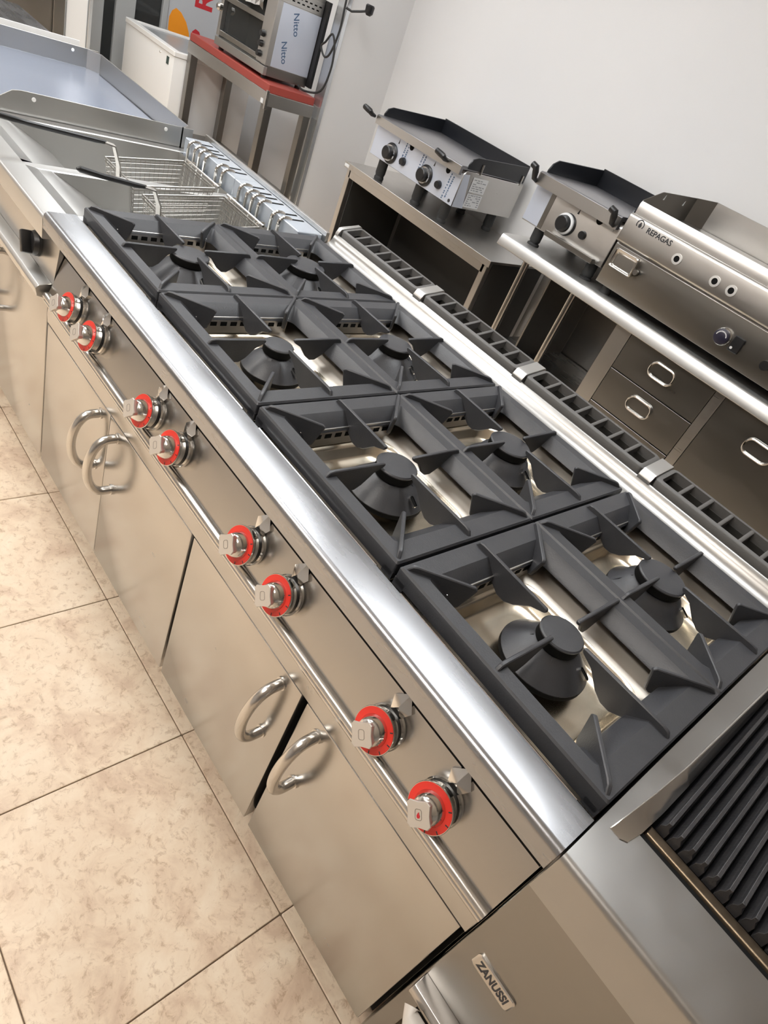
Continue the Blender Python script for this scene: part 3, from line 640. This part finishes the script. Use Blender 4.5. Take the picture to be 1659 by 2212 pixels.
for kx in (-1.345, -1.045):
    kn = MB().lathe([(.052, 0), (.052, -.006), (.046, -.012)], (kx, gy - .0015, .864), 28, 'y').build('knob', BLACK, G1)
    MB().lathe([(.042, -.012), (.040, -.020), (.034, -.020)], (kx, gy - .0015, .864), 28, 'y', cap0=False, cap1=False).build('knob_scale', CHROME, kn)
    MB().lathe([(.034, -.012), (.033, -.038), (.028, -.042)], (kx - .003, gy - .0015, .864), 28, 'y').build('knob_cap', BLACK, kn)
    MB().lathe([(.021, 0), (.021, -.006), (.016, -.020)], (kx + .112, gy - .0015, .862), 18, 'y').build('igniter_button', BLACK, G1)
    MB().lathe([(.016, -.0005), (.016, -.0012)], (kx + .138, gy - .0015, .945), 18, 'y').build('peep_hole', VOID, G1)
    MB().prism([(kx + .030, .925), (kx + .040, .925), (kx + .037, .95)], 'y', gy - .0022, gy - .0016).build('flame_mark', INK, G1)
MB().lathe([(.009, -.0005), (.009, -.001)], (gx1 - .03, gy - .0015, .825), 12, 'y').build('screw', INK, G1)
def dashes(parent, x, y, z0_, z1_, n, lean, material, name='film_print'):
    mb = MB(); random.seed(int(abs(x) * 1000))
    for col in range(2):
        z = z0_ + (.012 if col else 0)
        while z < z1_:
            h_ = random.choice((.006, .008, .011)); xx = x + col * .020 + (z - z0_) * lean
            wv = random.choice((.0065, .0085, .0095))
            mb.add([(xx, y, z), (xx + wv, y, z), (xx + wv + h_ * lean, y, z + h_), (xx + h_ * lean, y, z + h_)], [(0, 1, 2, 3)])
            z += h_ + random.choice((.0025, .003, .008))
    o = mb.build(name, material, parent); o['kind'] = 'stuff'; return o
dashes(G1, -1.262, gy - .0022, .84, .958, 12, .10, INKB)
dashes(G1, -1.118, gy - .0022, .85, .958, 12, .10, INKB)
dashes(G1, -.890, gy - .0022, .815, .935, 12, .10, INKB)
for q, (z0_, z1_) in enumerate(((.893, .965), (.818, .886))):
    lb = MB().add([(gx1 + .0006, 2.285, z0_), (gx1 + .0006, 2.405, z0_), (gx1 + .0006, 2.405, z1_), (gx1 + .0006, 2.285, z1_)], [(0, 1, 2, 3)]).build('rating_label', PAPER, G1)
    lm = MB(); random.seed(q + 3)
    for rw in range(6):
        y = 2.295
        while y < 2.39:
            l_ = random.uniform(.008, .028)
            if random.random() < .8: lm.add([(gx1 + .0009, y, z0_ + .008 + rw * .010), (gx1 + .0009, min(y + l_, 2.398), z0_ + .008 + rw * .010), (gx1 + .0009, min(y + l_, 2.398), z0_ + .0125 + rw * .010), (gx1 + .0009, y, z0_ + .0125 + rw * .010)], [(0, 1, 2, 3)])
            y += l_ + .006
    lm.build('label_print', mat('label_grey_print', (.30, .31, .33), .5) if q == 0 else bpy.data.materials['label_grey_print'], lb)

# one-burner griddle on the worktable
G2 = thing('tabletop_griddle', 'one-burner tabletop griddle with black knob, between its two neighbours', 'griddle', (-.13, 2.4, .851))
ax, bx_, gy2 = -.390, .105, 2.235
MB().prism([(gy2, .93), (gy2, 1.10), (gy2 + .02, 1.12), (2.70, 1.12), (2.70, .93)], 'x', ax, bx_).build('body', STEEL, G2, .002)
MB().add([(ax + .002, gy2 - .0006, .935), (ax + .10, gy2 - .0006, .935), (ax + .125, gy2 - .0006, 1.10), (ax + .002, gy2 - .0006, 1.10)], [(0, 1, 2, 3)]).build('front_film', FILM_P, G2)
MB().box(ax + .098, ax + .123, gy2 - .0012, gy2 - .0002, .935, 1.10).build('peeled_film_edge', STEEL_DK, G2)
for fx in (ax + .10, bx_ - .06):
    for fy in (gy2 + .035, 2.62): MB().lathe([(.030, .851), (.030, .858), (.022, .864), (.027, .872), (.027, .93)], (fx, fy, 0), 14).build('foot', RUBBER, G2)
MB().prism([(2.198, 1.092), (2.198, 1.142), (2.205, 1.147), (2.68, 1.150), (2.68, 1.13), (2.22, 1.128), (2.22, 1.092)], 'x', ax + .012, bx_ - .006).build('plate', PLATE_S, G2, .001)
MB().prism([(2.1965, 1.091), (2.1965, 1.141), (2.198, 1.142), (2.198, 1.091)], 'x', ax + .012, bx_ - .006).build('plate_lip', STEEL, G2)
for xg in (ax + .010, bx_ - .006):
    MB().prism([(2.25, 1.135), (2.25, 1.158), (2.265, 1.185), (2.30, 1.205), (2.69, 1.225), (2.69, 1.135)], 'x', xg - .004, xg + .004).build('guard', PLATE, G2, .0015)
MB().box(ax + .008, bx_ - .004, 2.682, 2.692, 1.135, 1.232).build('guard', PLATE, G2, .002)
for hx_ in (ax + .010, bx_ - .025):
    MB().tube([(hx_, 2.20, 1.10), (hx_, 2.175, 1.11), (hx_, 2.165, 1.135), (hx_ - .005, 2.162, 1.152), (hx_ - .028, 2.16, 1.158)], [.008, .012, .015, .0155, .014], 12).build('grip', BLACK, G2)
kx, kz = -.150, 1.008
kn = MB().lathe([(.048, 0), (.048, -.006), (.040, -.014)], (kx, gy2, kz), 28, 'y').build('knob', BLACK, G2)
MB().lathe([(.046, -.012), (.045, -.020), (.036, -.022)], (kx - .004, gy2, kz), 28, 'y', cap0=False, cap1=False).build('knob_scale', PAPER, kn)
MB().lathe([(.036, -.012), (.033, -.040), (.028, -.044)], (kx - .006, gy2, kz), 28, 'y').build('knob_cap', BLACK, kn)
MB().lathe([(.019, 0), (.019, -.004), (.016, -.016)], (-.050, gy2, 1.004), 18, 'y').build('igniter_button', BLACK, G2)
MB().lathe([(.018, -.0005), (.018, -.0012)], (-.008, gy2, 1.088), 18, 'y').build('peep_hole', VOID, G2)
MB().prism([(-.128, 1.066), (-.117, 1.066), (-.120, 1.09)], 'y', gy2 - .0008, gy2 - .0002).build('flame_mark', INK, G2)
MB().box(.015, .075, gy2 - .004, gy2 - .0003, 1.075, 1.10).build('sticker', PAPER, G2)
# tray lying in front of it
MB().prism([(2.19, .93), (2.19, .952), (2.21, .952), (2.232, .94), (2.232, .93)], 'x', ax + .18, bx_ - .03).build('front_tray', STEEL_DK, G2, .001)

# large griddle
G3 = thing('tabletop_griddle', 'large stainless griddle with angled splash guards and drip tray opening', 'griddle', (.7, 2.4, .851))
cx0, cx1, gy3 = .130, 1.36, 2.205
MB().prism([(gy3, .885), (gy3, 1.052), (gy3 + .004, 1.058), (gy3 - .010, 1.066), (gy3 - .012, 1.072), (gy3 - .012, 1.168), (gy3 - .004, 1.178), (2.72, 1.178), (2.72, .885)], 'x', cx0, cx1).build('body', STEEL_DK, G3, .002, 2)
MB().prism([(gy3 - .014, 1.064), (gy3 - .016, 1.072), (gy3 - .016, 1.167), (gy3 - .006, 1.1785), (gy3 + .006, 1.1785), (gy3, 1.06)], 'x', cx0 - .002, cx1).build('upper_panel', STEEL, G3, .002)
for fx in (cx0 + .05, cx1 - .05):
    for fy in (gy3 + .04, 2.66): MB().lathe([(.024, .851), (.020, .885)], (fx, fy, 0), 12).build('foot', RUBBER, G3)
MB().prism([(gy3 + .008, 1.178), (gy3 + .008, 1.218), (gy3 + .014, 1.226), (gy3 + .026, 1.226), (gy3 + .05, 1.196), (2.70, 1.200), (2.70, 1.178)], 'x', cx0 + .003, cx1).build('plate', STEEL_DK, G3, .001)
MB().prism([(gy3 + .0065, 1.179), (gy3 + .0065, 1.218), (gy3 + .0125, 1.2275), (gy3 + .026, 1.2275), (gy3 + .008, 1.179)], 'x', cx0 + .003, cx1).build('front_rail', STEEL, G3)
MB().prism([(gy3 + .010, 1.19), (gy3 + .012, 1.232), (2.335, 1.280), (2.345, 1.282), (2.66, 1.300), (2.66, 1.19)], 'x', cx0 + .003, cx0 + .006).build('side_guard', STEEL_DK, G3, .0008)
MB().add([(cx0 + .004, 2.655, 1.19), (cx0 + .075, 2.715, 1.19), (cx0 + .075, 2.715, 1.318), (cx0 + .004, 2.655, 1.300)], [(0, 1, 2, 3)]).build('corner_guard', STEEL_DK, G3)
MB().box(cx0 + .075, cx1, 2.713, 2.717, 1.19, 1.318).build('rear_guard', STEEL, G3, .001)
for yy, zz in ((2.37, 1.262), (2.56, 1.263)):
    MB().prism([(yy - .006, zz - .008), (yy + .005, zz - .008), (yy + .004, zz + .012)], 'x', cx0 + .0062, cx0 + .0072).build('keyhole', PAPER, G3)
for hx_, hz in ((.408, 1.113), (.588, 1.112), (.662, 1.112)):
    hm = MB().lathe([(.021, 0), (.021, -.004), (.012, -.0045)], (hx_, gy3 - .0165, hz), 22, 'y', cap0=False, cap1=False).build('eyelet', mat('bright_eyelet', (.86, .85, .83), .3, .6) if hx_ < .5 else bpy.data.materials['bright_eyelet'], G3)
    MB().lathe([(.0125, -.001), (.0125, -.003)], (hx_, gy3 - .0165, hz), 20, 'y').build('eyelet_hole', VOID, hm)
# drip drawer at the left
dd = MB().rings([[(.214 + x, gy3 - .0005, 1.005 + z) for x, z, _ in rrect(.060, .040, .012, 0)], [(.214 + x, gy3 - .022, 1.005 + z) for x, z, _ in rrect(.060, .040, .012, 0)],
                 [(.214 + x, gy3 - .026, 1.005 + z) for x, z, _ in rrect(.056, .036, .012, 0)], [(.214 + x, gy3 - .022, 1.002 + z) for x, z, _ in rrect(.050, .028, .010, 0)], [(.214 + x, gy3 - .012, 1.000 + z) for x, z, _ in rrect(.046, .024, .008, 0)]], False, True).build('drip_drawer', SATIN, G3, angle=50)
MB().lathe([(.011, -.004), (.011, -.020)], (.283, gy3 - .001, .995), 14, 'y').build('drawer_latch', STEEL_DK, G3)
dl = MB().lathe([(.034, 0), (.034, -.010), (.031, -.014)], (.735, gy3, .962), 28, 'y').build('dial', CHROME, G3)
MB().lathe([(.029, -.013), (.029, -.026), (.026, -.028)], (.735, gy3, .962), 28, 'y').build('dial_face', mat('dial_blue_black', (.02, .018, .035), .35), dl)
dt = MB()
for q in range(11):
    a_ = math.radians(20 + q * 15); cxx, czz = .735 + .020 * math.cos(a_), .962 + .020 * math.sin(a_)
    dt.box(cxx - .0016, cxx + .0016, gy3 - .0287, gy3 - .0282, czz - .0026, czz + .0026)
dt.build('dial_marks', PAPER, dl)
sw = MB().box(.775, .818, gy3 - .010, gy3 - .0002, .932, .992).build('rocker_switch', BLACK, G3, .003)
MB().lathe([(.0055, -.0098), (.005, -.0112)], (.786, gy3, .945), 14, 'y').build('switch_light', PAPER, sw)
MB().lathe([(.020, 0), (.018, -.022)], (.93, gy3, .955), 18, 'y').build('igniter_button', BLACK, G3)
Mr = frame_m((.285, gy3 - .0166, 1.148), (1, 0, 0), (0, 0, 1))
text('lettering', 'REPAGAS', .030, INK, G3, Mr @ Matrix.Translation((.008, 0, 0)), .0004, sx=1.0, bold=.0006)
lg = MB()
pts_o = [(.0185 * math.cos(math.radians(-40 + 260 * q / 20)), .0185 * math.sin(math.radians(-40 + 260 * q / 20))) for q in range(21)]
pts_i = [(.0148 * math.cos(math.radians(-40 + 260 * q / 20)), .0148 * math.sin(math.radians(-40 + 260 * q / 20))) for q in range(21)]
lg.add([(x, y, .0004) for x, y in pts_o] + [(x, y, .0004) for x, y in pts_i], [(i, i + 1, 21 + i + 1, 21 + i) for i in range(20)])
lg.add([(-.004, -.012, .0004), (.004, -.012, .0004), (.0075, -.003, .0004), (.001, .011, .0004), (-.0065, -.002, .0004)], [(0, 1, 2, 3, 4)])
lg.xf(Mr @ Matrix.Translation((-.092, .006, 0))).build('flame_logo', INK, G3)

# ------------------------------------------------------------------ red table, salamander, freezer
RT = thing('red_topped_table', 'stainless table with red cutting-board top in front of the alcove', 'table', (-2.7, 2.1, 0))
tx0_, tx1_, ty0_, ty1_ = -3.22, -2.205, 1.935, 2.275
MB().box(tx0_, tx1_, ty0_, ty0_ + .004, .765, .832).build('front_apron', STEEL, RT, .001)
MB().box(tx1_ - .004, tx1_, ty0_ + .004, ty1_, .765, .832).build('side_apron', STEEL, RT, .001)
MB().box(tx0_, tx0_ + .004, ty0_ + .004, ty1_, .765, .832).build('side_apron', STEEL, RT, .001)
MB().box(tx0_ + .004, tx1_ - .004, ty1_ - .004, ty1_, .765, .832).build('rear_apron', STEEL, RT, .001)
for lx in (tx0_ + .004, tx1_ - .054):
    for ly in (ty0_ + .0045, ty1_ - .0545):
        MB().box(lx, lx + .05, ly, ly + .05, 0, .80).build('leg', STEEL_DK, RT, .002)
MB().box(tx0_ + .01, tx1_ - .01, ty0_ + .02, ty1_ - .02, .26, .285).build('lower_shelf', STEEL_DK, RT, .002)
MB().box(tx0_ + .003, tx1_ - .003, ty0_ + .003, ty1_ - .003, .833, .876).build('red_board', REDBOARD, RT, .003)
MB().box(tx1_ - .012, tx1_ + .002, ty0_ - .004, ty0_ + .012, .745, .845).build('corner_bracket', SATIN, RT, .001)
MB().box(tx1_ - .058, tx1_ - .03, ty0_ - .0012, ty0_ - .0002, .768, .792).build('price_tag', PAPER, RT)

SA = thing('countertop_oven', 'open-fronted countertop oven with blue protective film on its side', 'oven', (-2.65, 2.1, .877))
sx0, sx1, sy0, sy1, sz0, sz1 = -2.93, -2.325, 1.955, 2.262, .895, 1.36
MB().box(sx0, sx1, sy0 + .02, sy1, sz0, sz0 + .05).build('base', STEEL_DK, SA, .002)
MB().box(sx0, sx1, sy0 - .004, sy0 + .02, sz0, sz0 + .045).build('front_sill', STEEL, SA, .002)
MB().box(sx0, sx0 + .03, sy0, sy1, sz0 + .05, sz1).build('side_wall', STEEL, SA, .002)
MB().box(sx1 - .05, sx1, sy0, sy1, sz0 + .05, sz1).build('side_wall', STEEL, SA, .002)
MB().box(sx0 + .03, sx1 - .05, sy1 - .01, sy1, sz0 + .05, sz1).build('rear_wall', VOID, SA)
MB().box(sx1 - .12, sx1 + .040, sy1 + .001, sy1 + .022, sz0 + .01, sz1 - .01).build('gap_shade', BLACK, SA, .002)  # black slab stands in for the shaded gap between oven and wall edge
MB().box(sx0 + .03, sx1 - .05, sy0 + .06, sy1 - .011, sz0 + .05, sz0 + .054).build('crumb_floor', VOID, SA)
MB().box(sx0 + .03, sx1 - .05, sy0, sy1 - .011, sz1 - .03, sz1).build('roof', STEEL, SA, .002)
MB().box(sx0 + .032, sx1 - .052, sy0 + .03, sy0 + .034, sz0 + .054, sz1 - .031).build('door_glass', DARKGL, SA)
for zz in (.95, 1.135): MB().box(sx0 + .031, sx1 - .10, sy0 + .005, sy0 + .016, zz, zz + .028).build('door_rail', SATIN, SA, .002)
MB().box(sx1 - .115, sx1 - .052, sy0 + .004, sy0 + .028, sz0 + .052, sz1 - .032).build('control_strip', STEEL, SA, .001)
for zz in (.985, 1.035, 1.085):
    MB().lathe([(.018, 0), (.015, -.022)], (sx1 - .083, sy0 + .004, zz), 16, 'y').build('knob', BLACK, SA)
MB().lathe([(.022, 0), (.022, -.02), (.012, -.03)], (sx0 + .012, sy0, 1.09), 16, 'y').build('hinge_boss', SATIN, SA)
fs = MB().box(sx1, sx1 + .0012, sy0 + .035, sy1 - .004, sz0 + .055, 1.265).build('side_film', FILM_P, SA)
MB().box(sx1, sx1 + .004, sy0 + .02, sy1 - .004, 1.268, 1.33).build('vent_panel', STEEL, SA, .001)
for q in range(7):
    for rw in range(2):
        yy = sy0 + .05 + q * .034 + rw * .014
        MB().box(sx1 + .0035, sx1 + .0046, yy, yy + .018, 1.285 + rw * .020, 1.292 + rw * .020).build('vent_slot', VOID, SA)
for (yy, zz) in ((2.10, 1.185), (2.06, 1.035)):
    Mt = frame_m((sx1 + .0016, yy, zz), (0, .28, -1), (0, 1, .28))
    text('film_lettering', 'Nitto', .052, INKB, fs, Mt, .0002, bold=.0006)
for fx in (sx0 + .04, sx1 - .04):
    for fy in (sy0 + .03, sy1 - .03): MB().lathe([(.016, .8765), (.016, sz0)], (fx, fy, 0), 12).build('foot', RUBBER, SA)
fo = MB(); random.seed(8)
gr = [[(sx0 + .16 + .30 * i / 7, sy0 + .008 - random.uniform(0, .02), 1.19 + .14 * j / 5 + random.uniform(-.012, .012)) for i in range(8)] for j in range(6)]
fo.add([p for r_ in gr for p in r_], [(j * 8 + i, j * 8 + i + 1, j * 8 + i + 9, j * 8 + i + 8) for j in range(5) for i in range(7)])
fo.build('foil_wrap', mat('crumpled_foil', (.8, .8, .8), .18, 1.0), SA, smooth=False)['label'] = 'crumpled silver foil'
def smooth_path(P, n=5):
    P = [Vector(p) for p in P]; out = []
    for i in range(len(P) - 1):
        a, b, c, d = P[max(i - 1, 0)], P[i], P[i + 1], P[min(i + 2, len(P) - 1)]
        for k in range(n):
            t = k / n; out.append(.5 * ((2 * b) + (c - a) * t + (2 * a - 5 * b + 4 * c - d) * t * t + (3 * b - a - 3 * c + d) * t ** 3))
    return out + [P[-1]]
ca = MB().tube(smooth_path([(-2.315, 2.20, .90), (-2.26, 2.22, .89), (-2.15, 2.25, .93), (-2.12, 2.26, 1.05), (-2.13, 2.255, 1.16), (-2.16, 2.24, 1.22), (-2.20, 2.235, 1.17), (-2.23, 2.235, 1.14), (-2.19, 2.245, 1.10), (-2.15, 2.25, 1.13), (-2.125, 2.255, 1.25), (-2.13, 2.25, 1.40), (-2.14, 2.26, 1.55)]), .006, 8)
tag(ca.build('power_cable', RUBBER, None), 'black power cable looping beside the oven and wall edge', 'cable')
pg = thing('power_plug', 'black plug hanging on its cable at the top of the wall edge', 'plug', (-2.10, 2.30, 1.38))
MB().tube([(-2.13, 2.262, 1.362), (-2.11, 2.29, 1.357), (-2.08, 2.33, 1.375), (-2.06, 2.36, 1.39)], .006, 8).build('cord_end', RUBBER, pg)
MB().lathe([(.012, 0), (.024, .012), (.026, .045), (.020, .052)], (-2.055, 2.365, 1.37), 16).build('plug_body', BLACK, pg)

CF = thing('chest_freezer', 'white chest freezer with grey sliding lid behind the red-topped table', 'freezer', (-3.6, 2.1, 0))
fx0, fx1, fy0, fy1, fz = -4.02, -3.235, 1.86, 2.46, .742
MB().box(fx0, fx1, fy0, fy1, .05, fz - .03).build('cabinet', WHITE, CF, .008, 2)
MB().rings([rrect((fx1 - fx0) / 2 + .006, (fy1 - fy0) / 2 + .006, .012, z, 4, (fx0 + fx1) / 2, (fy0 + fy1) / 2) for z in (fz - .03, fz)] +
           [rrect((fx1 - fx0) / 2 - .04, (fy1 - fy0) / 2 - .05, .012, z, 4, (fx0 + fx1) / 2, (fy0 + fy1) / 2) for z in (fz, fz - .03)], loop=True).build('rim', WHITE, CF, .003)
MB().box(fx0 + .042, fx1 - .042, fy0 + .052, fy1 - .052, fz - .029, fz - .012).build('lid', GREYLID, CF, .001)
MB().box(fx1 - .10, fx1 - .065, fy0 - .002, fy0 - .0002, .645, .69).build('badge', mat('badge_green', (.02, .05, .04), .3), CF)
MB().lathe([(.008, 0), (.006, -.006)], (fx1 - .20, fy0, .685), 12, 'y').build('lock', SATIN, CF)
for x in (fx0 + .06, fx1 - .06):
    for y in (fy0 + .06, fy1 - .06): MB().lathe([(.025, 0), (.025, .05)], (x, y, 0), 12).build('foot', RUBBER, CF)

BN = thing('logo_banner', 'grey upright banner with orange flame logo and red letter', 'banner', (-4.28, 2.5, 0))
MB().box(-4.30, -4.285, 2.285, 2.735, 0.0, 2.0).build('panel', SIGN, BN, .002)
xb = -4.2845
Mn = frame_m((xb, 0, 0), (0, 1, 0), (0, 0, 1))     # local x = world y, local y = world z
fl_pts = [(2.300, .715), (2.298, .80), (2.315, .845), (2.345, .868), (2.39, .850), (2.44, .80), (2.475, .735), (2.482, .70), (2.43, .69), (2.35, .695)]
MB().add([(xb, y, z) for y, z in fl_pts], [tuple(range(len(fl_pts)))]).build('flame_print', ORANGE, BN)
MB().add([(xb + .0003, y, z) for y, z in [(2.49, .70), (2.50, .755), (2.525, .777), (2.56, .765), (2.58, .73), (2.585, .69)]], [tuple(range(6))]).build('flame_print', REDP, BN)
text('banner_letter', 'R', .20, REDP, BN, frame_m((xb + .0004, 2.572, .970), (0, 0, 1), (0, -1, 0)), .0003, bold=.006)
# ---- far cabinets on the left wall
UF = thing('upright_fridge', 'dark stainless upright cabinet against the far left wall', 'fridge', (-4.1, 1.2, 0))
MB().box(-4.32, -4.0, .85, 1.44, .05, 1.9).build('cabinet', STEEL_DK, UF, .006)
MB().box(-3.998, -3.985, .86, 1.35, .10, 1.88).build('door', STEEL_DK, UF, .003)
MB().box(-3.998, -3.985, 1.362, 1.435, .10, 1.88).build('door', STEEL_DK, UF, .003)
for y in (.9, 1.38): MB().lathe([(.025, 0), (.025, .05)], (-4.15, y, 0), 12).build('foot', RUBBER, UF)
WF = thing('white_fridge', 'tall white cabinet beside the dark steel cabinet', 'fridge', (-4.1, 1.58, 0))
MB().box(-4.32, -4.03, 1.45, 1.628, .03, 1.9).build('cabinet', WHITE, WF, .006)
MB().box(-4.028, -4.015, 1.455, 1.592, .08, 1.88).build('door', WHITE, WF, .003)
MB().box(-4.028, -4.010, 1.598, 1.624, .08, 1.88).build('edge_profile', ALU, WF, .003)
for y in (1.48, 1.6): MB().lathe([(.012, 0), (.012, .03)], (-4.15, y, 0), 12).build('foot', RUBBER, WF)
GD = struct(MB().box(-4.345, -4.30, 1.66, 2.275, 0, 2.1).build('door_1', DARKGL))
for a, b in ((1.655, 1.80), (1.885, 2.03), (2.235, 2.28)):
    MB().box(-4.31, -4.27, a, b, 0, 2.1).build('door_frame', GREYP, GD, .004)
MB().box(-4.297, -4.292, 2.03, 2.235, .64, .70).build('door_bar', GREYP, GD, .002)
